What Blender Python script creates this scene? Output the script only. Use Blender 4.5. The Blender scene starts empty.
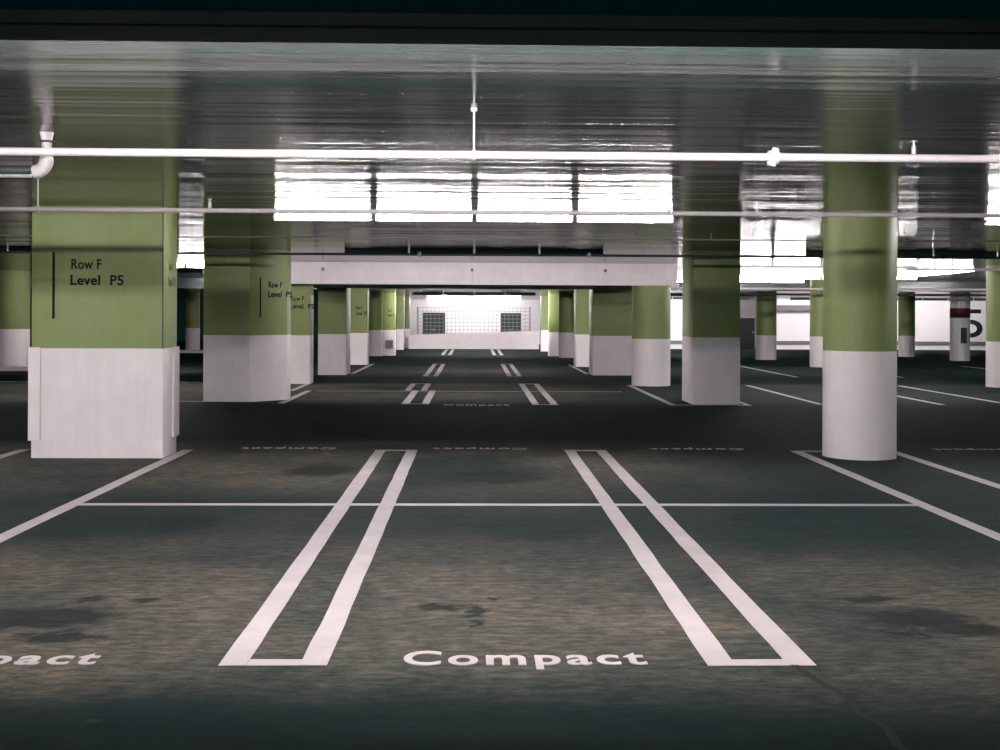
import bpy, bmesh, math, random
from mathutils import Vector, Matrix
random.seed(7)
S = bpy.context.scene
COL = S.collection
PI = math.pi

# ------------------------------------------------------------------ camera
cam_d = bpy.data.cameras.new('camera')
cam = bpy.data.objects.new('camera', cam_d)
COL.objects.link(cam)
S.camera = cam
cam_d.sensor_width = 36.0
cam_d.lens = 41.76
cam_d.shift_y = -0.060
cam_d.clip_start = 0.05
cam_d.clip_end = 300
YAW, ROLL = 0.0224, 0.0045
cam.matrix_world = (Matrix.Translation((0, 0, 1.65)) @ Matrix.Rotation(-YAW, 4, 'Z')
                    @ Matrix.Rotation(PI / 2, 4, 'X') @ Matrix.Rotation(ROLL, 4, 'Z'))

# ------------------------------------------------------------------ world, exposure
w = bpy.data.worlds.new('world')
S.world = w
w.use_nodes = True
w.node_tree.nodes['Background'].inputs[0].default_value = (0.03, 0.60, 0.70, 1)  # teal ambient fill, added to lift and tint the shadows
w.node_tree.nodes['Background'].inputs[1].default_value = 0.35
S.view_settings.view_transform = 'Standard'
S.view_settings.look = 'None'
S.view_settings.gamma = 1
S.view_settings.use_curve_mapping = False
S.view_settings.exposure = 0.0
S.cycles.max_bounces = 8
S.cycles.diffuse_bounces = 4
S.cycles.glossy_bounces = 4
S.cycles.sample_clamp_indirect = 6
S.cycles.use_denoising = True

TUBE_POWER = 800.0
TUBE_COLOR = (1.0, 0.93, 0.94)

# ------------------------------------------------------------------ materials
def new_mat(name):
    m = bpy.data.materials.new(name)
    m.use_nodes = True
    nt = m.node_tree
    return m, nt, nt.nodes, nt.links, nt.nodes['Principled BSDF']

def coords(N, L, scale=(1, 1, 1), kind='Object'):
    tc = N.new('ShaderNodeTexCoord')
    mp = N.new('ShaderNodeMapping')
    mp.inputs['Scale'].default_value = scale
    L.new(tc.outputs[kind], mp.inputs['Vector'])
    return mp.outputs['Vector']

def noise(N, L, vec, scale, detail=4, rough=0.55, dist=0.0):
    n = N.new('ShaderNodeTexNoise')
    n.inputs['Scale'].default_value = scale
    n.inputs['Detail'].default_value = detail
    n.inputs['Roughness'].default_value = rough
    n.inputs['Distortion'].default_value = dist
    L.new(vec, n.inputs['Vector'])
    return n.outputs['Fac']

def ramp(N, L, fac, stops):
    r = N.new('ShaderNodeValToRGB')
    e = r.color_ramp.elements
    e[0].position, e[0].color = stops[0][0], (*stops[0][1], 1)
    e[1].position, e[1].color = stops[-1][0], (*stops[-1][1], 1)
    for p, c in stops[1:-1]:
        x = e.new(p)
        x.color = (*c, 1)
    L.new(fac, r.inputs['Fac'])
    return r.outputs['Color']

def mix(N, L, fac, a, b, mode='MIX'):
    m = N.new('ShaderNodeMix')
    m.data_type = 'RGBA'
    m.blend_type = mode
    for sock, v in ((m.inputs[0], fac), (m.inputs[6], a), (m.inputs[7], b)):
        if hasattr(v, 'links'):
            L.new(v, sock)
        else:
            sock.default_value = v if isinstance(v, float) else (*v, 1)
    return m.outputs[2]

def bump(N, L, h, strength, dist, normal=None):
    b = N.new('ShaderNodeBump')
    b.inputs['Strength'].default_value = strength
    b.inputs['Distance'].default_value = dist
    L.new(h, b.inputs['Height'])
    if normal:
        L.new(normal, b.inputs['Normal'])
    return b.outputs['Normal']

def paint(name, col, rough=0.5, var=0.10, bscale=40, spec=0.4, tall=True):
    m, nt, N, L, B = new_mat(name)
    v = coords(N, L)
    n1 = noise(N, L, v, 2.2, 5)
    dark = tuple(c * (1 - var) for c in col)
    light = tuple(min(1, c * (1 + var * 0.6)) for c in col)
    c = ramp(N, L, n1, [(0.3, dark), (0.7, light)])
    v2 = coords(N, L, (6, 6, 0.7))
    n2 = noise(N, L, v2, 3, 4)
    c = mix(N, L, 0.35, c, ramp(N, L, n2, [(0.35, dark), (0.65, light)]))
    L.new(c, B.inputs['Base Color'])
    B.inputs['Roughness'].default_value = rough
    B.inputs['Specular IOR Level'].default_value = spec
    L.new(bump(N, L, noise(N, L, v, bscale, 3), 0.25, 0.004), B.inputs['Normal'])
    return m

def plain(name, col, rough=0.5, metal=0.0, spec=0.5):
    m, nt, N, L, B = new_mat(name)
    v = coords(N, L)
    n = noise(N, L, v, 14, 3)
    L.new(ramp(N, L, n, [(0.3, tuple(c * 0.9 for c in col)), (0.7, tuple(min(1, c * 1.06) for c in col))]), B.inputs['Base Color'])
    B.inputs['Roughness'].default_value = rough
    B.inputs['Metallic'].default_value = metal
    B.inputs['Specular IOR Level'].default_value = spec
    return m

M = {}
M['white'] = paint('white_wall_paint', (0.84, 0.76, 0.765), 0.55, 0.08)
M['green'] = paint('green_wall_paint', (0.215, 0.265, 0.095), 0.5, 0.12)
M['beam'] = paint('beam_paint', (0.80, 0.735, 0.75), 0.5, 0.10)
M['farwall'] = paint('far_wall_paint', (0.80, 0.77, 0.78), 0.6, 0.03)
M['black'] = plain('black_paint', (0.012, 0.014, 0.014), 0.8, 0.0, 0.1)
M['darkred'] = plain('dark_red_paint', (0.10, 0.006, 0.010), 0.6)
M['grey'] = plain('grey_paint', (0.14, 0.13, 0.13), 0.6)
M['faded'] = plain('faded_letter_paint', (0.15, 0.17, 0.075), 0.6)
M['faint'] = plain('faint_grey_paint', (0.58, 0.50, 0.51), 0.6)
M['pipe'] = plain('white_pipe_enamel', (0.42, 0.385, 0.39), 0.4)
M['darkpipe'] = plain('dark_pipe_enamel', (0.03, 0.045, 0.045), 0.5)
M['conduit'] = plain('grey_conduit_metal', (0.30, 0.30, 0.29), 0.45, 0.3)
M['rubber'] = plain('black_rubber', (0.01, 0.012, 0.012), 0.7)
M['housing'] = plain('fixture_enamel', (0.05, 0.055, 0.055), 0.5)
M['reflector'] = plain('fixture_reflector', (0.85, 0.83, 0.84), 0.5)
M['teal'] = plain('dark_teal_plate', (0.01, 0.04, 0.045), 0.5)
M['wire'] = plain('galvanised_wire', (0.30, 0.30, 0.29), 0.4, 0.5)
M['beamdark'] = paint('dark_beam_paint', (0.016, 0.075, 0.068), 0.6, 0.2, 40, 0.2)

# emissive tube
m, nt, N, L, B = new_mat('fluorescent_tube_glass')
B.inputs['Base Color'].default_value = (0.9, 0.9, 0.9, 1)
B.inputs['Emission Color'].default_value = (*TUBE_COLOR, 1)
B.inputs['Emission Strength'].default_value = TUBE_POWER
M['tube'] = m
def tube_mat(k):
    n = 'tube_%g' % k
    if n not in M:
        q = M['tube'].copy(); q.name = 'fluorescent_tube_glass'
        q.node_tree.nodes['Principled BSDF'].inputs['Emission Strength'].default_value = TUBE_POWER * k
        M[n] = q
    return n

# worn line paint
def line_paint(name, wear):
    m, nt, N, L, B = new_mat(name)
    v = coords(N, L)
    c = ramp(N, L, noise(N, L, v, 3, 5), [(0.3, (0.37, 0.33, 0.335)), (0.7, (0.46, 0.415, 0.42))])
    v2 = coords(N, L, (1, 0.6, 1))
    n = noise(N, L, v2, 26, 6, 0.65)
    f = ramp(N, L, n, [(wear, (0, 0, 0)), (wear + 0.10, (1, 1, 1))])
    c = mix(N, L, f, (0.12, 0.12, 0.115), c)
    L.new(c, B.inputs['Base Color'])
    B.inputs['Roughness'].default_value = 0.7
    return m
M['line'] = line_paint('white_line_paint', 0.22)
M['line_thin'] = line_paint('thin_line_paint', 0.27)
M['line_worn'] = line_paint('worn_line_paint', 0.40)

# floor
m, nt, N, L, B = new_mat('sealed_concrete_floor')
v = coords(N, L)
big = noise(N, L, v, 0.45, 6, 0.6, 0.4)
c = ramp(N, L, big, [(0.36, (0.014, 0.022, 0.021)), (0.47, (0.045, 0.044, 0.039)), (0.64, (0.085, 0.073, 0.060))])
vs = coords(N, L, (0.45, 2.2, 1))
streak = noise(N, L, vs, 1.6, 8, 0.7, 0.6)
c = mix(N, L, 0.75, c, ramp(N, L, streak, [(0.34, (0.30, 0.38, 0.38)), (0.5, (0.5, 0.5, 0.5)), (0.66, (0.64, 0.60, 0.56))]), 'OVERLAY')
# tyre dark tracks running along the bays
vt = coords(N, L, (1.4, 0.10, 1))
tr = noise(N, L, vt, 1.6, 3, 0.5, 0.3)
c = mix(N, L, 0.45, c, ramp(N, L, tr, [(0.35, (0.36, 0.40, 0.40)), (0.62, (0.56, 0.55, 0.53))]), 'OVERLAY')
grain = noise(N, L, coords(N, L, (0.8, 2.0, 1)), 9, 6, 0.75)
c = mix(N, L, 0.8, c, ramp(N, L, grain, [(0.38, (0.32, 0.35, 0.35)), (0.62, (0.66, 0.64, 0.62))]), 'OVERLAY')
fine = noise(N, L, v, 60, 4, 0.7)
c = mix(N, L, 0.5, c, ramp(N, L, fine, [(0.3, (0.34, 0.34, 0.34)), (0.7, (0.66, 0.66, 0.66))]), 'OVERLAY')
# oil spots: (x, y, rx, ry)
spots = [(0.03, 6.45, 0.05, 0.10), (0.02, 6.2, 0.04, 0.05), (-0.20, 6.55, 0.10, 0.05), (0.10, 6.75, 0.03, 0.03),
         (-2.32, 6.35, 0.26, 0.14), (-2.55, 6.15, 0.10, 0.10), (-2.20, 6.75, 0.05, 0.06), (-1.88, 6.72, 0.05, 0.05),
         (-2.10, 5.95, 0.16, 0.06), (-3.2, 6.7, 0.10, 0.10), (2.45, 6.3, 0.20, 0.14), (2.30, 6.7, 0.12, 0.08),
         (2.62, 6.05, 0.16, 0.09), (2.25, 6.0, 0.08, 0.06), (-2.25, 9.2, 0.16, 0.25), (2.5, 9.4, 0.25, 0.4),
         (-1.6, 12.3, 0.25, 0.3), (0.45, 9.0, 0.3, 0.35), (0.2, 11.8, 0.35, 0.3)]
sep = N.new('ShaderNodeSeparateXYZ')
dn = N.new('ShaderNodeTexNoise')
dn.inputs['Scale'].default_value = 7
dn.inputs['Detail'].default_value = 6
L.new(v, dn.inputs['Vector'])
va = N.new('ShaderNodeVectorMath'); va.operation = 'MULTIPLY_ADD'
L.new(dn.outputs['Color'], va.inputs[0])
va.inputs[1].default_value = (0.34, 0.34, 0)
L.new(v, va.inputs[2])
acc = None
for (sx, sy, rx, ry) in spots:
    mp = N.new('ShaderNodeMapping')
    mp.vector_type = 'TEXTURE'
    mp.inputs['Location'].default_value = (sx + 0.17, sy + 0.17, 0)
    mp.inputs['Scale'].default_value = (rx * 1.9, ry * 1.9, 1)
    L.new(va.outputs[0], mp.inputs['Vector'])
    ln = N.new('ShaderNodeVectorMath'); ln.operation = 'LENGTH'
    L.new(mp.outputs[0], ln.inputs[0])
    if acc is None:
        acc = ln.outputs['Value']
    else:
        mn = N.new('ShaderNodeMath'); mn.operation = 'MINIMUM'
        L.new(acc, mn.inputs[0]); L.new(ln.outputs['Value'], mn.inputs[1])
        acc = mn.outputs[0]
c = mix(N, L, ramp(N, L, acc, [(0.55, (0.85, 0.85, 0.85)), (1.0, (0, 0, 0))]), c, (0.003, 0.008, 0.009))
# drive-aisle shade painted into the colour, and wide oily stains where the cars stand
sxyz = N.new('ShaderNodeSeparateXYZ'); L.new(v, sxyz.inputs[0])
wob = noise(N, L, coords(N, L, (0.25, 0.8, 1)), 1.5, 5, 0.6)
yw = N.new('ShaderNodeMath'); yw.operation = 'MULTIPLY_ADD'
L.new(wob, yw.inputs[0]); yw.inputs[1].default_value = 1.0; L.new(sxyz.outputs['Y'], yw.inputs[2])
yn = N.new('ShaderNodeMapRange'); yn.inputs['From Min'].default_value = 0; yn.inputs['From Max'].default_value = 40
L.new(yw.outputs[0], yn.inputs['Value'])
o7 = 0.5
def Y(y): return (y + o7) / 40
W1, W0, WH, WM, WB = (1, 1, 1), (0, 0, 0), (0.5, 0.5, 0.5), (0.75, 0.75, 0.75), (0.80, 0.80, 0.80)
band = ramp(N, L, yn.outputs[0], [(Y(4.75), W1), (Y(5.35), W0), (Y(7.6), W0), (Y(8.8), WB), (Y(10.3), WB), (Y(11.6), W0),
                                  (Y(14.4), W0), (Y(15.4), W1), (Y(21.2), W1), (Y(22.4), WH), (Y(24.0), W0), (Y(27.4), W0), (Y(28.2), W1), (Y(30.8), W1), (Y(31.4), W0), (Y(38.2), W1)])
c = mix(N, L, band, c, (0.0012, 0.011, 0.012))
xm = N.new('ShaderNodeMapRange'); xm.inputs['From Min'].default_value = 1.3; xm.inputs['From Max'].default_value = 3.2; xm.inputs['To Max'].default_value = 0.75
L.new(sxyz.outputs['X'], xm.inputs['Value'])
ym = N.new('ShaderNodeMapRange'); ym.inputs['From Min'].default_value = 6.8; ym.inputs['From Max'].default_value = 8.4
L.new(yw.outputs[0], ym.inputs['Value'])
xy = N.new('ShaderNodeMath'); xy.operation = 'MULTIPLY'; L.new(xm.outputs[0], xy.inputs[0]); L.new(ym.outputs[0], xy.inputs[1])
c = mix(N, L, xy.outputs[0], c, (0.003, 0.016, 0.017))
# small scattered specks
sp = noise(N, L, coords(N, L, (1, 1.6, 1)), 5.5, 2, 0.5)
c = mix(N, L, ramp(N, L, sp, [(0.70, (0, 0, 0)), (0.76, (0.7, 0.7, 0.7))]), c, (0.03, 0.035, 0.035))
c = mix(N, L, 0.9, c, ramp(N, L, grain, [(0.40, (0.36, 0.36, 0.36)), (0.62, (0.62, 0.62, 0.62))]), 'OVERLAY')
L.new(c, B.inputs['Base Color'])
rr = ramp(N, L, streak, [(0.3, (0.80, 0.80, 0.80)), (0.7, (0.95, 0.95, 0.95))])
L.new(rr, B.inputs['Roughness'])
B.inputs['Specular IOR Level'].default_value = 0.08
L.new(bump(N, L, fine, 0.3, 0.004), B.inputs['Normal'])
M['floor'] = m

# glossy enamelled ceiling, cast in boards that run across the garage
m, nt, N, L, B = new_mat('gloss_painted_ceiling')
v = coords(N, L)
n1 = noise(N, L, coords(N, L, (0.10, 1.2, 1)), 1.2, 5, 0.6)
c = ramp(N, L, n1, [(0.32, (0.065, 0.120, 0.115)), (0.68, (0.200, 0.205, 0.185))])
L.new(c, B.inputs['Base Color'])
h1 = noise(N, L, coords(N, L, (0.045, 1.0, 1)), 1.3, 3, 0.5)
h2 = noise(N, L, coords(N, L, (0.12, 4.5, 1)), 1.6, 3, 0.6)
h3 = noise(N, L, coords(N, L, (1, 1, 1)), 22, 3, 0.6)
nn = bump(N, L, h1, 1.0, 0.026)
nn = bump(N, L, h2, 1.0, 0.0035, nn)
nn = bump(N, L, h3, 1.0, 0.0003, nn)
N.remove(B)
df = N.new('ShaderNodeBsdfDiffuse'); L.new(c, df.inputs['Color']); L.new(nn, df.inputs['Normal'])
gl = N.new('ShaderNodeBsdfGlossy'); gl.distribution = 'BECKMANN'
gl.inputs['Roughness'].default_value = 0.175
L.new(nn, gl.inputs['Normal'])
fr = N.new('ShaderNodeFresnel'); fr.inputs['IOR'].default_value = 1.5
ms = N.new('ShaderNodeMixShader'); L.new(fr.outputs[0], ms.inputs[0]); L.new(df.outputs[0], ms.inputs[1]); L.new(gl.outputs[0], ms.inputs[2])
L.new(ms.outputs[0], N['Material Output'].inputs['Surface'])
M['ceiling'] = m

# ------------------------------------------------------------------ mesh helpers
def link(name, bm, mat, parent=None, smooth=False):
    me = bpy.data.meshes.new(name)
    bm.normal_update()
    bm.to_mesh(me)
    bm.free()
    if mat:
        me.materials.append(M[mat] if isinstance(mat, str) else mat)
    if smooth:
        for p in me.polygons:
            p.use_smooth = True
        me.set_sharp_from_angle(angle=math.radians(35))
    o = bpy.data.objects.new(name, me)
    COL.objects.link(o)
    if parent:
        o.parent = parent
    return o

def thing(name, label, cat, loc=(0, 0, 0), group=None):
    o = bpy.data.objects.new(name, None)
    o.empty_display_size = 0.2
    COL.objects.link(o)
    o.location = loc
    o['label'] = label
    o['category'] = cat
    if group:
        o['group'] = group
    return o

def tag(o, label, cat, group=None):
    o['label'] = label
    o['category'] = cat
    if group:
        o['group'] = group
    return o

def box(bm, x0, x1, y0, y1, z0, z1, bev=0.0):
    r = bmesh.ops.create_cube(bm, size=1.0)
    vs = r['verts']
    for q in vs:
        q.co = Vector(((x0 + x1) / 2 + q.co.x * (x1 - x0), (y0 + y1) / 2 + q.co.y * (y1 - y0), (z0 + z1) / 2 + q.co.z * (z1 - z0)))
    if bev:
        es = list({e for q in vs for e in q.link_edges})
        bmesh.ops.bevel(bm, geom=es, offset=bev, segments=2, affect='EDGES', profile=0.5)

def prism(bm, pts, z0, z1, bev=0.0):
    lo = [bm.verts.new((x, y, z0)) for x, y in pts]
    hi = [bm.verts.new((x, y, z1)) for x, y in pts]
    n = len(pts)
    bm.faces.new(list(reversed(lo)))
    bm.faces.new(hi)
    for i in range(n):
        bm.faces.new((lo[i], lo[(i + 1) % n], hi[(i + 1) % n], hi[i]))
    if bev:
        es = [e for e in bm.edges if abs(e.verts[0].co.z - e.verts[1].co.z) > 1e-4]
        bmesh.ops.bevel(bm, geom=es, offset=bev, segments=2, affect='EDGES', profile=0.5)
    bmesh.ops.recalc_face_normals(bm, faces=bm.faces)

def cyl(bm, p0, p1, r, seg=20, r2=None):
    p0, p1 = Vector(p0), Vector(p1)
    d = p1 - p0
    mat = Matrix.Translation((p0 + p1) / 2) @ d.to_track_quat('Z', 'Y').to_matrix().to_4x4()
    bmesh.ops.create_cone(bm, cap_ends=True, segments=seg, radius1=r, radius2=r if r2 is None else r2, depth=d.length, matrix=mat)

def tube_path(bm, pts, r, seg=16):
    pts = [Vector(p) for p in pts]
    rings = []
    for i, p in enumerate(pts):
        a = pts[max(i - 1, 0)]
        b = pts[min(i + 1, len(pts) - 1)]
        q = (b - a).normalized().to_track_quat('Z', 'Y')
        rings.append([bm.verts.new(p + q @ Vector((r * math.cos(2 * PI * k / seg), r * math.sin(2 * PI * k / seg), 0))) for k in range(seg)])
    for i in range(len(rings) - 1):
        for k in range(seg):
            bm.faces.new((rings[i][k], rings[i][(k + 1) % seg], rings[i + 1][(k + 1) % seg], rings[i + 1][k]))
    bm.faces.new(list(reversed(rings[0])))
    bm.faces.new(rings[-1])
    bmesh.ops.recalc_face_normals(bm, faces=bm.faces)

def text_mesh(s, size, extrude=0.002, bold=0.0, width=None, height=None, align='LEFT', spacing=1.0):
    """A mesh of the words, lying in XY; optionally scaled to a width and height."""
    cu = bpy.data.curves.new('lettering', 'FONT')
    cu.body = s
    cu.size = size
    cu.extrude = extrude
    cu.offset = bold
    cu.space_character = spacing
    cu.resolution_u = 6
    o = bpy.data.objects.new('lettering', cu)
    COL.objects.link(o)
    dg = bpy.context.evaluated_depsgraph_get()
    me = bpy.data.meshes.new_from_object(o.evaluated_get(dg))
    bpy.data.objects.remove(o)
    bpy.data.curves.remove(cu)
    xs = [q.co.x for q in me.vertices]
    ys = [q.co.y for q in me.vertices]
    zs = [q.co.z for q in me.vertices]
    x0, x1, y0, y1, z0 = min(xs), max(xs), min(ys), max(ys), min(zs)
    kx = width / (x1 - x0) if width else 1
    ky = height / (y1 - y0) if height else 1
    for q in me.vertices:
        x = (q.co.x - x0) * kx
        q.co = Vector((x, (q.co.y - (y0 if height else 0)) * ky, q.co.z - z0))
    return me, (x1 - x0) * kx

def put_mesh(name, me, mat, parent, matrix):
    me.transform(matrix)
    me.name = name
    me.materials.clear()
    me.materials.append(M[mat])
    o = bpy.data.objects.new(name, me)
    COL.objects.link(o)
    if parent:
        o.parent = parent
    return o

# ------------------------------------------------------------------ setting
CEIL = 2.87
def struct(name, bm, mat, **k):
    o = link(name, bm, mat, **k)
    o['kind'] = 'structure'
    return o

bm = bmesh.new(); box(bm, -34, 40, -4, 70, -0.2, 0.0)
struct('floor', bm, 'floor')
bm = bmesh.new()
box(bm, -34, 40, 2.85, 40.0, CEIL, CEIL + 0.3)
struct('ceiling', bm, 'ceiling')
bm = bmesh.new()
box(bm, -34, 40, 40.0, 70.0, 2.52, CEIL + 0.3)
struct('ceiling', bm, 'ceiling')

# near dropped beam over the camera's aisle: front flange, groove, rear flange
bm = bmesh.new()
box(bm, -34, 40, 2.70, 2.835, 2.352, 3.17, 0.006)
box(bm, -34, 40, 2.835, 2.85, 2.372, 3.17)
box(bm, -34, 40, 2.85, 3.02, 2.352, 3.17, 0.006)
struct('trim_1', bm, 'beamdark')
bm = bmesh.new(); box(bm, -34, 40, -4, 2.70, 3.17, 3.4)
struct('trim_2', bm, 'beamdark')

# dropped beam between the middle columns, with a lip along its lower edge
bm = bmesh.new()
box(bm, -4.9, 4.75, 27.05, 31.6, 2.36, CEIL - 0.002, 0.01)
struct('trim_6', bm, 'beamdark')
bm = bmesh.new()
box(bm, -4.9, 4.75, 27.0, 27.05, 2.37, CEIL - 0.002, 0.004)
box(bm, -4.9, 4.75, 26.96, 27.02, 2.35, 2.44, 0.008)
box(bm, -4.9, 4.75, 26.985, 27.02, 2.62, 2.64)
struct('trim_3', bm, 'beam')

# far walls
bm = bmesh.new(); box(bm, 14.3, 34, 57.5, 57.8, 0.0, 2.52); box(bm, 8.6, 12.9, 57.5, 57.8, 0.0, 2.52)
wr = struct('wall_right', bm, 'farwall')
bm = bmesh.new(); box(bm, 14.3, 34, 57.44, 57.5, 0.24, 0.42, 0.01); box(bm, 8.6, 12.9, 57.44, 57.5, 0.24, 0.42, 0.01)
struct('trim_4', bm, 'grey')
bm = bmesh.new(); box(bm, 4.3, 40, 69.6, 69.9, 0.0, 2.52); box(bm, -34, -4.3, 69.6, 69.9, 0.0, 2.52)
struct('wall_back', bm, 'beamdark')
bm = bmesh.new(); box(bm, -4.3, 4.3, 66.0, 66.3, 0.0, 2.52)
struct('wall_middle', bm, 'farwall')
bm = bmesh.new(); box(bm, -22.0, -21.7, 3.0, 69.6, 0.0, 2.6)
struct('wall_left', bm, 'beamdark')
# lintel band over the bright wall
bm = bmesh.new(); box(bm, 14.3, 18.4, 56.9, 57.2, 1.92, 2.2, 0.01)
struct('trim_5', bm, 'grey')
# ramp parapet at the end of the centre aisle: its top climbs to the right
bm = bmesh.new()
a = [(-3.15, 56.0, 0.0), (3.15, 56.0, 0.0), (3.15, 56.0, 0.90), (-3.15, 56.0, 0.66)]
lo = [bm.verts.new(p) for p in a]; hi = [bm.verts.new((p[0], 56.3, p[2])) for p in a]
bm.faces.new(lo); bm.faces.new(list(reversed(hi)))
for i in range(4):
    bm.faces.new((lo[i], hi[i], hi[(i + 1) % 4], lo[(i + 1) % 4]))
bmesh.ops.recalc_face_normals(bm, faces=bm.faces)
tag(link('ramp_parapet', bm, 'white'), 'low white parapet wall closing the far end of the centre aisle', 'wall')
# dark doorway at the left end of the bright wall
bm = bmesh.new(); box(bm, 12.9, 14.28, 57.5, 57.7, 0.0, 2.52)
struct('wall_side', bm, 'grey')
d = thing('service_door', 'black service door left of the bright far wall', 'door', (13.55, 57.4, 0))
bm = bmesh.new(); box(bm, -0.42, 0.42, 0.03, 0.09, 0.0, 1.55, 0.005); link('door_panel', bm, 'black', d)
bm = bmesh.new()
box(bm, -0.50, -0.42, 0.0, 0.1, 0, 1.65); box(bm, 0.42, 0.50, 0.0, 0.1, 0, 1.65); box(bm, -0.42, 0.42, 0.0, 0.1, 1.55, 1.65)
link('door_frame', bm, 'grey', d)
bm = bmesh.new(); cyl(bm, (0.33, -0.03, 0.85), (0.33, 0.03, 0.85), 0.025); link('door_knob', bm, 'conduit', d)

# wire mesh screen above the parapet
fence = thing('wire_mesh_screen', 'wire mesh screen above the white parapet at the aisle end', 'fence', (0, 56.6, 0))
bm = bmesh.new()
for i in range(28):
    x = -2.7 + i * 0.2
    cyl(bm, (x, 0, 0.0), (x, 0, 2.0), 0.010, 6)
for i in range(11):
    z = 0.2 + i * 0.18
    cyl(bm, (-2.75, 0, z), (2.75, 0, z), 0.010, 6)
link('wire_grid', bm, 'wire', fence)
for x in (-2.75, 2.75):
    bm = bmesh.new(); cyl(bm, (x, 0, 0), (x, 0, 2.05), 0.035, 12); link('post', bm, 'pipe', fence)
# dark cabinets behind the screen on both sides
for x0, x1, lab in ((-2.55, -1.45, 'dark steel cabinet behind the mesh screen, on the left'), (1.35, 2.35, 'dark steel cabinet behind the mesh screen, on the right')):
    cb = thing('steel_cabinet', lab, 'cabinet', ((x0 + x1) / 2, 58.0, 0))
    h = (x1 - x0) / 2
    bm = bmesh.new(); box(bm, -h, h, 0, 0.6, 0, 1.75, 0.01); link('cabinet_body', bm, 'teal', cb)
    for s in (-1, 1):
        bm = bmesh.new(); box(bm, min(0.01 * s, h * s * 0.97), max(0.01 * s, h * s * 0.97), -0.02, 0, 0.05, 1.7, 0.004)
        dr = link('cabinet_door', bm, 'teal', cb)
        bm = bmesh.new(); box(bm, 0.05 * s - 0.01, 0.05 * s + 0.01, -0.05, -0.021, 0.8, 1.0); link('handle', bm, 'conduit', dr)

# wall writing on the bright wall
mat_wall = lambda x, y, z: Matrix.Translation((x, y, z)) @ Matrix.Rotation(PI / 2, 4, 'X')
me, wd = text_mesh('5', 1.6, 0.004, 0.012, 1.05, 1.42)
tag(put_mesh('painted_number', me, 'black', None, mat_wall(24.4, 57.49, 0.62)), 'large black painted number 5 on the bright far wall', 'wall number')

# ------------------------------------------------------------------ columns
PL = 1.25        # height of the white dado
def column_letters(parent, origin, direction, k=1.0, barred=True, mat='black', dz=0.0):
    """Row F / Level P5 with its upright bar, on a face whose left edge is at origin and runs along direction."""
    d = Vector((direction[0], direction[1], 0)).normalized()
    n = Vector((d.y, -d.x, 0))
    R = Matrix((( d.x, 0, n.x, 0), (d.y, 0, n.y, 0), (0, 1, 0, 0), (0, 0, 0, 1)))
    def at(u, z):
        p = Vector((origin[0], origin[1], 0)) + d * u + n * 0.001
        return Matrix.Translation((p.x, p.y, z)) @ R
    me, _ = text_mesh('Row F', 0.16, 0.002, 0.0026, 0.34 * k, 0.115, spacing=1.05)
    put_mesh('row_lettering', me, mat, parent, at(0.45 * k, 2.150 + dz))
    me, _ = text_mesh('Level  P5', 0.16, 0.002, 0.0038, 0.60 * k, 0.118, spacing=1.05)
    put_mesh('level_lettering', me, mat, parent, at(0.44 * k, 1.967 + dz))
    if barred:
        bm = bmesh.new(); box(bm, -0.014, 0.014, 0, 0.76, 0, 0.004)
        me = bpy.data.meshes.new('bar'); bm.to_mesh(me); bm.free()
        put_mesh('upright_bar', me, mat, parent, at(0.25 * k, 1.585 + dz))

def square_column(label, pts, loc, top=CEIL, bev=0.012, pl=PL):
    t = thing('square_column', label, 'column', (loc[0], loc[1], 0))
    rel = [(x - loc[0], y - loc[1]) for x, y in pts]
    bm = bmesh.new(); prism(bm, rel, 0.0, pl, bev); link('white_base', bm, 'white', t, smooth=True)
    bm = bmesh.new(); prism(bm, rel, pl, top, bev); link('green_shaft', bm, 'green', t, smooth=True)
    return t

def rect(x0, x1, y0, y1):
    return [(x0, y0), (x1, y0), (x1, y1), (x0, y1)]

def round_column(label, x, y, r, top=CEIL, low='white', up='green', pl=PL):
    t = thing('round_column', label, 'column', (x, y, 0))
    bm = bmesh.new(); cyl(bm, (0, 0, 0), (0, 0, pl), r, 64); link('white_base', bm, low, t, smooth=True)
    bm = bmesh.new(); cyl(bm, (0, 0, pl), (0, 0, top), r, 64); link('green_shaft', bm, up, t, smooth=True)
    return t

# nearest left column
c1 = square_column('wide square green and white column nearest the camera, at the left, marked Level P5', rect(-5.03, -3.54, 13.30, 13.92), (-4.28, 13.6))
def rel_letters(t, ox, oy, d, **k):
    column_letters(t, (ox - t.location.x, oy - t.location.y), d, **k)
rel_letters(c1, -5.03, 13.30, (1, 0))
rel_letters(c1, -3.54, 13.30, (0, 1), k=0.5, barred=False, mat='faded')
for (x0, x1, y0, y1) in ((-5.055, -4.92, 13.275, 13.302), (-5.055, -5.028, 13.302, 13.42), (-3.542, -3.515, 13.70, 13.945), ):
    bm = bmesh.new(); box(bm, x0 + 4.28, x1 + 4.28, y0 - 13.6, y1 - 13.6, 0.20, PL + 0.01, 0.004); link('corner_guard', bm, 'white', c1)
bm = bmesh.new(); box(bm, -3.66 + 4.28, -3.535 + 4.28, 13.285 - 13.6, 13.302 - 13.6, 0.0, 0.19, 0.003); link('kick_plate', bm, 'white', c1)
bm = bmesh.new(); box(bm, -3.553 + 4.28, -3.538 + 4.28, 13.292 - 13.6, 13.305 - 13.6, PL, CEIL, 0.002); link('corner_bead', bm, 'darkpipe', c1)

c2 = round_column('large round green and white column nearest the camera, at the right', 4.56, 13.62, 0.42)

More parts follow.
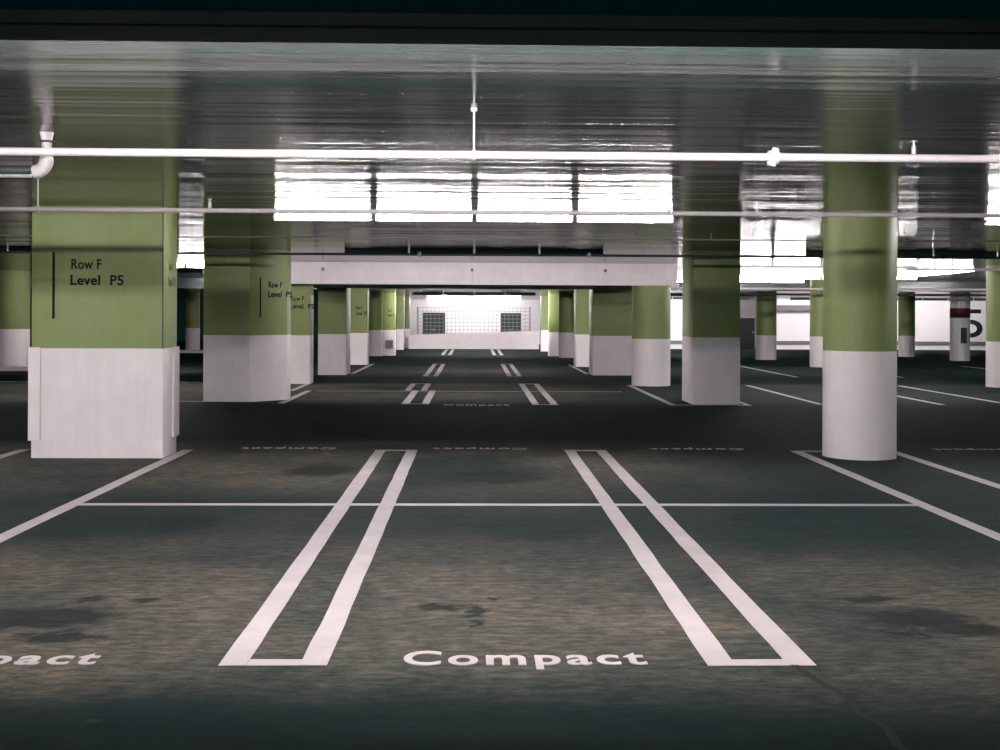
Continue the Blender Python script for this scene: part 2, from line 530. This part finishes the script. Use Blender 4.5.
c3 = square_column('dark-fronted left column across the first aisle, its lit angled face marked Level P5',
                   [(-5.08, 21.9), (-4.20, 21.84), (-3.60, 22.40), (-3.60, 22.9), (-5.08, 22.9)], (-4.4, 22.4))
rel_letters(c3, -4.20, 21.84, (0.60, 0.56), k=0.90)
c4 = square_column('right square column across the first aisle, dark upper front and grey lower front', rect(4.08, 4.96, 21.5, 22.65), (4.5, 22.1))
c5 = round_column('round column with bright edges standing between two square right columns', 4.20, 27.42, 0.455, 2.36, pl=1.106)
c6 = square_column('left column with dim Level P5 lettering, half hidden behind the dark-fronted column', rect(-4.75, -3.87, 27.5, 28.1), (-4.3, 27.8), 2.36, pl=1.15)
rel_letters(c6, -4.75, 27.5, (1, 0), k=0.93, dz=-0.19)
c7 = square_column('dark green square column on the left at the second aisle', rect(-4.24, -3.47, 31.64, 32.7), (-3.85, 32.2), CEIL, pl=1.11)
c8 = square_column('dark green wide square column on the right at the second aisle', rect(3.27, 4.36, 31.9, 32.9), (3.8, 32.4), pl=1.09)
c9 = square_column('lit left column with small lettering right after the second aisle', rect(-4.5, -3.49, 38.0, 38.7), (-4.0, 38.3), pl=1.04)
rel_letters(c9, -4.12, 38.0, (1, 0), k=0.6, barred=False, dz=-0.34)
c10 = square_column('narrow-looking lit green and white column beside the wide dark right one', rect(3.27, 4.2, 37.1, 37.9), (3.7, 37.5), pl=1.04)
far = 2.52
round_column('round column with glowing left side, next past the narrow lit right column', 3.65, 45.2, 0.34, far, pl=0.98)
square_column('slim far right column with a small notice on its white base', rect(3.02, 3.5, 46.6, 47.1), (3.2, 46.8), far, pl=0.97)
nb = square_column('slim far left column with a small notice on its white base', rect(-3.66, -3.17, 46.7, 47.3), (-3.4, 47.0), far, pl=1.03)
rel_letters(nb, -3.66, 46.7, (1, 0), k=0.45, barred=False, dz=-0.4)
bm = bmesh.new(); box(bm, -0.15, 0.15, -0.325, -0.30, 0.28, 0.62); link('notice', bm, 'grey', nb)
round_column('round far left column shaded on its left side', -3.92, 46.3, 0.30, far, pl=1.03)
square_column('distant right column just before the parapet wall', rect(3.05, 3.5, 52.8, 53.3), (3.3, 53.0), far, pl=0.97)
square_column('distant left column with a bright edge before the parapet wall', rect(-3.62, -3.28, 54.3, 54.7), (-3.45, 54.5), far, pl=0.97)
square_column('most distant thin left column touching the parapet wall', rect(-3.40, -3.16, 57.1, 57.5), (-3.3, 57.3), far, pl=0.95)
# side bays
round_column('round column in the right bays, against the bright far wall, beside the black door', 11.11, 43.9, 0.39, far, pl=0.93)
round_column('round column in the right bays hugging the big round column on its left', 11.34, 37.65, 0.36, pl=1)
round_column('round column seen just right of the big round column', 17.93, 47.7, 0.33, far, pl=0.87)
round_column('round column cut by the right edge of the photo', 12.62, 27.2, 0.46, pl=1.08)
round_column('round column cut by the left edge of the photo', -13.5, 34.2, 0.50, pl=1.18)
round_column('small round column seen through the gap between the two left columns', -12.2, 50.6, 0.31, far, pl=1.03)
# white column with dark band and sign
t = thing('round_column', 'white round column with a dark red band in front of the number 5', 'column', (18.43, 43.6, 0))
bm = bmesh.new(); cyl(bm, (0, 0, 0), (0, 0, far), 0.36, 48); link('column_shaft', bm, 'farwall', t, smooth=True)
bm = bmesh.new(); cyl(bm, (0, 0, 1.62), (0, 0, 1.99), 0.365, 48); link('red_band', bm, 'darkred', t, smooth=True)
bm = bmesh.new(); box(bm, -0.12, 0.10, -0.40, -0.33, 0.66, 1.25, 0.01); link('sign_plate', bm, 'teal', t)

# ------------------------------------------------------------------ floor markings
Z = 0.004
ZLO, ZHI = 0.0002, 0.0016
def flat(bm, pts):
    vs = [bm.verts.new((x, y, ZHI)) for x, y in pts]
    f = bm.faces.new(vs)
    if f.normal.z < 0:
        f.normal_flip()
    lo = [bm.verts.new((x, y, ZLO)) for x, y in pts]
    for i in range(len(pts)):
        j = (i + 1) % len(pts)
        bm.faces.new((vs[i], lo[i], lo[j], vs[j]))

def stripe_rect(bm, x0, x1, y0, y1):
    """a painted bar with softly uneven edges"""
    nx = max(1, int(abs(x1 - x0) / 0.35)); ny = max(1, int(abs(y1 - y0) / 0.35))
    pts = []
    j = lambda: random.uniform(-0.004, 0.004)
    for i in range(nx): pts.append((x0 + (x1 - x0) * i / nx, y0 + j()))
    for i in range(ny): pts.append((x1 + j(), y0 + (y1 - y0) * i / ny))
    for i in range(nx): pts.append((x1 - (x1 - x0) * i / nx, y1 + j()))
    for i in range(ny): pts.append((x0 + j(), y1 - (y1 - y0) * i / ny))
    flat(bm, pts)

def hairpin(x0, x1, y0, y1, label, wd=0.13, close=(True, True), mat='line'):
    global ZLO, ZHI
    ZLO, ZHI = 0.002, 0.004
    t = thing('parking_bay_marking', label, 'parking marking', ((x0 + x1) / 2, (y0 + y1) / 2, 0))
    cx, cy = t.location.x, t.location.y
    for a, b in ((x0, x0 + wd), (x1 - wd, x1)):
        bm = bmesh.new(); stripe_rect(bm, a - cx, b - cx, y0 - cy, y1 - cy); link('stripe', bm, mat, t)
    if close[0]:
        bm = bmesh.new(); stripe_rect(bm, x0 + wd - cx, x1 - wd - cx, y0 - cy, y0 + 0.095 - cy); link('end_stripe', bm, mat, t)
    if close[1]:
        bm = bmesh.new(); stripe_rect(bm, x0 + wd - cx, x1 - wd - cx, y1 - 0.11 - cy, y1 - cy); link('end_stripe', bm, mat, t)
    ZLO, ZHI = 0.0002, 0.0016
    return t

def line(x0, x1, y0, y1, label, mat='line'):
    bm = bmesh.new()
    cx, cy = (x0 + x1) / 2, (y0 + y1) / 2
    stripe_rect(bm, x0 - cx, x1 - cx, y0 - cy, y1 - cy)
    o = link('painted_line', bm, mat)
    o.location = (cx, cy, 0)
    return tag(o, label, 'painted line')

hairpin(-1.19, -0.68, 5.46, 14.15, 'long double white stripe left of the word Compact, nearest row')
hairpin(1.11, 1.62, 5.44, 14.17, 'long double white stripe right of the word Compact, nearest row')
hairpin(-1.33, -0.82, 21.4, 25.2, 'short double white stripe left of centre past the first dark aisle, near piece', 0.14, (True, False))
hairpin(-1.50, -1.02, 25.2, 27.75, 'offset double white stripe left of centre past the first dark aisle, far piece', 0.13, (False, True))
hairpin(1.08, 1.56, 21.3, 27.8, 'double white stripe right of centre past the first dark aisle', 0.13)
hairpin(-1.36, -0.95, 31.1, 38.9, 'double white stripe left of centre past the second dark aisle', 0.13)
hairpin(0.90, 1.30, 31.2, 39.1, 'double white stripe right of centre past the second dark aisle', 0.13)
hairpin(-1.35, -0.92, 47.5, 55.6, 'farthest tiny double stripe on the left before the parapet', 0.14)
hairpin(0.78, 1.22, 47.5, 55.6, 'farthest tiny double stripe on the right before the parapet', 0.14)
line(-3.52, -3.39, 5.2, 14.14, 'long white line running past the foot of the wide left column')
line(3.88, 4.01, 5.2, 14.14, 'long white line running just left of the big round column')
line(5.06, 5.19, 5.2, 14.14, 'white line starting right of the big round column')
line(4.01, 5.06, 14.05, 14.14, 'short white end line behind the foot of the big round column', 'line_thin')
line(-5.48, -5.35, 5.2, 14.14, 'white line at the left edge, left of the wide left column')
line(-3.39, 3.88, 10.03, 10.14, 'thin white line crossing the bays from left to right', 'line_thin')
line(-3.62, -3.49, 21.5, 25.1, 'white line at the foot of the dark-fronted left column')
line(-3.98, -3.86, 25.1, 27.7, 'white line at the foot of the half hidden left column')
line(-3.37, 3.2, 24.98, 25.07, 'faint thin line crossing the bays of the second block', 'line_worn')
line(3.62, 3.74, 21.3, 27.4, 'white line running to the foot of the right square column')
line(5.04, 5.14, 21.4, 27.4, 'white line right of the right square column')
line(3.74, 5.14, 21.3, 21.4, 'short white line along the front foot of the right square column')
line(-6.2, -5.1, 21.9, 22.0, 'short white line left of the dark-fronted left column')
line(-3.43, -3.31, 32.2, 38.8, 'white line at the foot of the dark green left column')
line(3.14, 3.24, 32.6, 38.8, 'white line at the foot of the dark green right column')
for x, lab in ((6.45, 'first'), (8.75, 'second'), (10.1, 'third')):
    line(x, x + 0.12, 21.6, 27.5, lab + ' white bay line on the floor right of the square column, second block')
for x, lab in ((8.7, 'first'), (11.6, 'second'), (16.3, 'third')):
    line(x, x + 0.14, 31.3, 38.5, lab + ' white bay line on the floor in the right bays, third block')
line(7.2, 7.33, 5.2, 14.1, 'white bay line near the right edge of the photo in the nearest row')
line(-5.1, -21, 28.0, 28.1, 'white line on the dark floor of the left bays', 'line_worn')

def floor_word(s, x0, x1, y0, y1, label, flip=False, mat='line'):
    me, _ = text_mesh(s, 0.3, 0.0015, 0.007, x1 - x0, y1 - y0, spacing=1.18)
    if flip:
        Mx = Matrix.Translation((x1, y1, 0.0005)) @ Matrix.Rotation(PI, 4, 'Z')
    else:
        Mx = Matrix.Translation((x0, y0, 0.0005))
    o = put_mesh('floor_lettering', me, mat, None, Mx)
    return tag(o, label, 'floor lettering')
floor_word('Compact', -0.33, 0.83, 5.39, 5.69, 'white word Compact painted between the two long double stripes')
floor_word('Compact', -2.94, -1.78, 5.42, 5.69, 'white word Compact cut by the left edge of the photo')
for x0, lab in ((-2.85, 'left of the double stripes'), (-0.50, 'between the two double stripes'), (2.19, 'between the right stripes and round column'), (5.72, 'right of the round column')):
    floor_word('Compact', x0, x0 + 1.16, 14.20, 14.44, 'faint upside-down word at the far bay end, ' + lab, True, 'line_worn')
floor_word('Compact', -0.55, 0.65, 21.0, 21.4, 'faint white word at the near end of the second block', False, 'line_worn')
# crack
bm = bmesh.new()
pts = [(1.52, 5.45), (1.56, 5.2), (1.62, 5.0), (1.60, 4.8), (1.66, 4.6), (1.64, 4.42), (1.67, 4.2), (1.66, 3.9)]
L0 = [bm.verts.new((x - 0.02 + random.uniform(-.006, .006), y, Z)) for x, y in pts]
R0 = [bm.verts.new((x + 0.02 + random.uniform(-.006, .006), y, Z)) for x, y in pts]
for i in range(len(pts) - 1):
    bm.faces.new((L0[i], L0[i + 1], R0[i + 1], R0[i]))
bmesh.ops.recalc_face_normals(bm, faces=bm.faces)
tag(link('filled_crack', bm, 'black'), 'dark sealed crack in the floor at the lower right', 'crack')
# kerbs in the left bays
for (x0, x1, y0, lab) in ((-14.5, -11.0, 49.0, 'pale low kerb under the small round column in the left gap'), (-16, -11.5, 33.4, 'pale low kerb at the left edge of the photo')):
    bm = bmesh.new(); box(bm, x0, x1, y0 - 0.3, y0, 0.0, 0.13, 0.02)
    tag(link('kerb', bm, 'white'), lab, 'kerb')

# ------------------------------------------------------------------ light fixtures
def fixture_meshes(face, length=1.19, drop=0.085, lip=0.050):
    """face=-1: opens towards the camera side, +1: opens away from it. z=0 is the ceiling."""
    s = face
    def bx(bm, x0, x1, y0, y1, z0, z1, b=0.0):
        box(bm, x0, x1, min(y0 * s, y1 * s), max(y0 * s, y1 * s), z0, z1, b)
    h = length / 2
    out = {}
    bm = bmesh.new()
    bx(bm, -h, h, -0.015, 0.0, -drop, 0.0, 0.002)                 # back plate on the aisle side
    bx(bm, -h, h, -0.012, lip, -drop - 0.008, -drop, 0.002)     # lip under the tube
    out['housing'] = bm
    bm = bmesh.new()
    bx(bm, -h + 0.004, h - 0.004, 0.0, 0.006, -drop + 0.001, -0.001)
    bx(bm, -h + 0.004, h - 0.004, 0.006, lip - 0.002, -drop + 0.001, -drop + 0.004)
    out['reflector'] = bm
    bm = bmesh.new(); cyl(bm, (-h + 0.03, 0.034 * s, -0.044), (h - 0.03, 0.034 * s, -0.044), 0.016, 12)
    out['tube'] = bm
    bm = bmesh.new()
    bx(bm, h - 0.028, h, 0.012, 0.052, -0.064, -0.024, 0.002)
    out['lamp_holder'] = bm
    bm = bmesh.new()
    bx(bm, -h, -h + 0.028, 0.012, 0.052, -0.064, -0.024, 0.002)
    out['lamp_holder_2'] = bm
    return out

PROTO = {}
def strip_light(x, y, z, face, label, group, rot=0.0, power=1.0, deep=False):
    key = (face, power, deep)
    if key not in PROTO:
        t = thing('strip_light', label, 'strip light')
        ms = fixture_meshes(face, drop=0.17 if deep else 0.085, lip=0.035 if power == 0.401 else 0.050)
        link('housing', ms['housing'], 'housing', t)
        link('reflector', ms['reflector'], 'reflector', t)
        link('tube', ms['tube'], tube_mat(power), t, smooth=True)
        if deep:
            for dz in (-0.043, -0.086):
                bm = bmesh.new(); cyl(bm, (-0.565, 0.034 * face, -0.044 + dz), (0.565, 0.034 * face, -0.044 + dz), 0.016, 12)
                link('tube', bm, tube_mat(power), t, smooth=True)
        link('lamp_holder', ms['lamp_holder'], 'reflector', t)
        link('lamp_holder', ms['lamp_holder_2'], 'reflector', t)
        PROTO[key] = t
        r = t
    else:
        t = PROTO[key]
        r = t.copy(); COL.objects.link(r)
        for ch in t.children:
            q = ch.copy(); COL.objects.link(q); q.parent = r
    r.location = (x, y, z)
    r.rotation_euler = (0, 0, rot)
    r['label'] = label
    r['group'] = group
    return r

ORD = ['leftmost', 'second from the left', 'third from the left', 'rightmost']
def row(y, z, face, bays, where, power=1.0, deep=False):
    for bx_, bn in bays:
        for k in range(4):
            strip_light(bx_ + (k - 1.5) * 1.228, y, z, face, '%s of four tubes %s, %s bay' % (ORD[k], where, bn), 'ceiling tubes ' + where, 0.0, power, deep)
C0, LB, RB = (0.0, 'middle'), (-8.7, 'left'), (8.72, 'right')
LL, RR = (-17.4, 'outer left'), (17.4, 'outer right')
row(4.40, CEIL, 1, (C0, LB), 'behind the near beam', 0.38, True)
row(14.16, CEIL, -1, (C0, LB, RB), 'between the nearest columns', 0.55)
row(21.86, CEIL, 1, (C0, LB, RB), 'past the first aisle', 0.401)
row(29.0, CEIL - 0.20, -1, (RB,), 'over the second aisle', 0.3)
row(29.0, CEIL, -1, ((-8.4, 'left'),), 'over the second aisle', 0.3)
row(32.2, CEIL, 1, (C0, LB, RB, RR), 'past the second aisle', 0.45)
row(39.0, CEIL, -1, (C0, RB), 'at the end of the third block', 0.15)
row(46.0, 2.52, 1, (C0, RB), 'over the fourth block', 1.6)
row(54.6, 2.52, 1, ((10.6, 'right'), (17.4, 'outer right'), (22.5, 'far right')), 'in front of far wall', 0.33)
row(60.0, 2.52, -1, (C0,), 'beyond the parapet', 0.8)
row(63.6, 2.52, 1, (C0,), 'by the back wall', 0.4)
# suspension battens carrying the lowered row over the second aisle
for bx_, lab in ((8.72, 'right'),):
    bm = bmesh.new(); box(bm, bx_ - 2.46, bx_ + 2.46, 28.985, 29.07, CEIL - 0.199, CEIL - 0.001, 0.004)
    tag(link('light_batten', bm, 'reflector'), 'white batten carrying the lowered tubes in the %s bay' % lab, 'light batten')
# tubes that run away from the camera
for k, (x, y, f, where) in enumerate(((-6.6, 26.5, -1, 'near one in the gap left of the dark-fronted column'), (-6.6, 27.73, -1, 'far one in the gap left of the dark-fronted column'),
                                     (12.5, 29.3, 1, 'nearest of three at the right'), (12.5, 30.53, 1, 'middle of three at the right'), (12.5, 31.76, 1, 'farthest of three at the right'),
                                     (14.3, 30.2, 1, 'at the very right edge of the photo'))):
    strip_light(x, y, CEIL, f, 'lengthwise ceiling tube, ' + where, 'tubes running lengthwise', PI / 2, 0.3)

# ------------------------------------------------------------------ pipes
def pipe(name, y, z, r, x0, x1, mat, label, rods=(), couplings=(), heads=(), rodmat='conduit'):
    t = thing(name, label, 'pipe', (0, y, z))
    bm = bmesh.new(); cyl(bm, (x0, 0, 0), (x1, 0, 0), r, 24); link('pipe_run', bm, mat, t, smooth=True)
    for x in rods:
        bm = bmesh.new()
        cyl(bm, (x, 0, r), (x, 0, CEIL - z - 0.001), 0.006, 8)
        cyl(bm, (x, 0, CEIL - z - 0.02), (x, 0, CEIL - z - 0.001), 0.02, 10)
        h = link('hanger_rod', bm, 'pipe', t)
        bm = bmesh.new(); cyl(bm, (x - 0.012, 0, 0), (x + 0.012, 0, 0), r + 0.008, 20); link('clamp', bm, 'pipe', t, smooth=True)
    for x in couplings:
        bm = bmesh.new(); cyl(bm, (x - 0.03, 0, 0), (x + 0.03, 0, 0), r + 0.016, 24)
        cyl(bm, (x - 0.012, -0.01, -r - 0.028), (x + 0.012, -0.01, r + 0.028), r * 0.9, 8)
        link('coupling', bm, 'pipe', t, smooth=True)
    for x in heads:
        bm = bmesh.new()
        cyl(bm, (x, 0, r), (x, 0, r + 0.05), 0.014, 10)
        cyl(bm, (x, 0, r + 0.05), (x, 0, r + 0.075), 0.008, 8)
        cyl(bm, (x, 0, r + 0.075), (x, 0, r + 0.08), 0.022, 12)
        link('sprinkler_head', bm, 'conduit', t, smooth=True)
    return t
pipe('sprinkler_pipe', 6.84, 2.592, 0.024, -15, 15, 'pipe', 'thickest white sprinkler pipe crossing under the ceiling', rods=(-0.005,), couplings=(1.77,), heads=(2.61,))
pipe('sprinkler_pipe', 10.0, 2.535, 0.020, -15, 15, 'pipe', 'second white sprinkler pipe, lower in the photo than the thickest', rods=(-3.73,), heads=(-2.27, 1.68, 2.45))
pipe('conduit_pipe', 16.6, 2.745, 0.013, -16, 16, 'conduit', 'thin grey conduit crossing below the row of bright tubes', heads=(3.4,), rods=(-6, 6.2))
pipe('conduit_pipe', 18.6, 2.612, 0.020, -17, 17, 'darkpipe', 'dark pipe crossing just above the pale beam face', rods=(), couplings=(-0.88, 1.84), heads=(2.74,))
pipe('conduit_pipe', 25.8, 2.72, 0.028, 9.7, 22, 'pipe', 'white pipe low under the ceiling at the right edge', rods=(9.9, 14))
pipe('conduit_pipe', 40.5, 2.42, 0.04, 5.2, 24, 'darkpipe', 'dark far pipe above the bright wall on the right', rods=(14,))
pipe('conduit_pipe', 35.5, 2.50, 0.03, 5.2, 24, 'pipe', 'white far pipe above the round columns on the right', rods=(12,))

# elbow of the drain pipe at the upper left
t = thing('drain_pipe', 'white drain pipe elbow coming out of the ceiling at the upper left', 'pipe', (-2.89, 7.9, 0))
bm = bmesh.new()
pts = [(0, 0, CEIL - 0.001), (0, 0, 2.685)]
for k in range(1, 7):
    a = k / 6 * PI / 2
    pts.append((-0.085 * (1 - math.cos(a)), 0, 2.685 - 0.085 * math.sin(a)))
tube_path(bm, pts, 0.046, 20); link('elbow', bm, 'pipe', t, smooth=True)
bm = bmesh.new(); cyl(bm, (-0.085, 0, 2.612), (-12, 0, 2.582), 0.026, 20); link('pipe_run', bm, 'darkpipe', t, smooth=True)
bm = bmesh.new(); cyl(bm, (0, 0, 2.80), (0, 0, 2.812), 0.050, 24); link('clamp_band', bm, 'rubber', t, smooth=True)
for z in (2.79, 2.765):
    bm = bmesh.new(); box(bm, 0.044, 0.075, -0.012, 0.012, z - 0.007, z + 0.007, 0.002); link('clamp_bolt', bm, 'rubber', t)
pipe('conduit_pipe', 9.9, 2.812, 0.020, -15, -3.75, 'pipe', 'short thin white pipe at the upper left, behind the drain pipe')

# small sprinkler heads in front of the pale beam
for x, lab in ((-3.5, 'left'), (-0.05, 'middle'), (3.05, 'right')):
    t = thing('wall_sprinkler', 'small sprinkler stub on the pale beam face, %s one of three' % lab, 'sprinkler', (x, 26.93, 2.40))
    bm = bmesh.new(); cyl(bm, (0, 0, 0), (0, 0, 0.26), 0.022, 12); link('stem', bm, 'farwall', t, smooth=True)
    bm = bmesh.new(); cyl(bm, (0, 0, 0.261), (0, 0, 0.33), 0.035, 12, 0.02); link('head', bm, 'grey', t, smooth=True)
    bm = bmesh.new(); cyl(bm, (0, 0.0, 0.05), (0, 0.055, 0.05), 0.01, 8); link('bracket', bm, 'conduit', t)

bpy.context.view_layer.update()
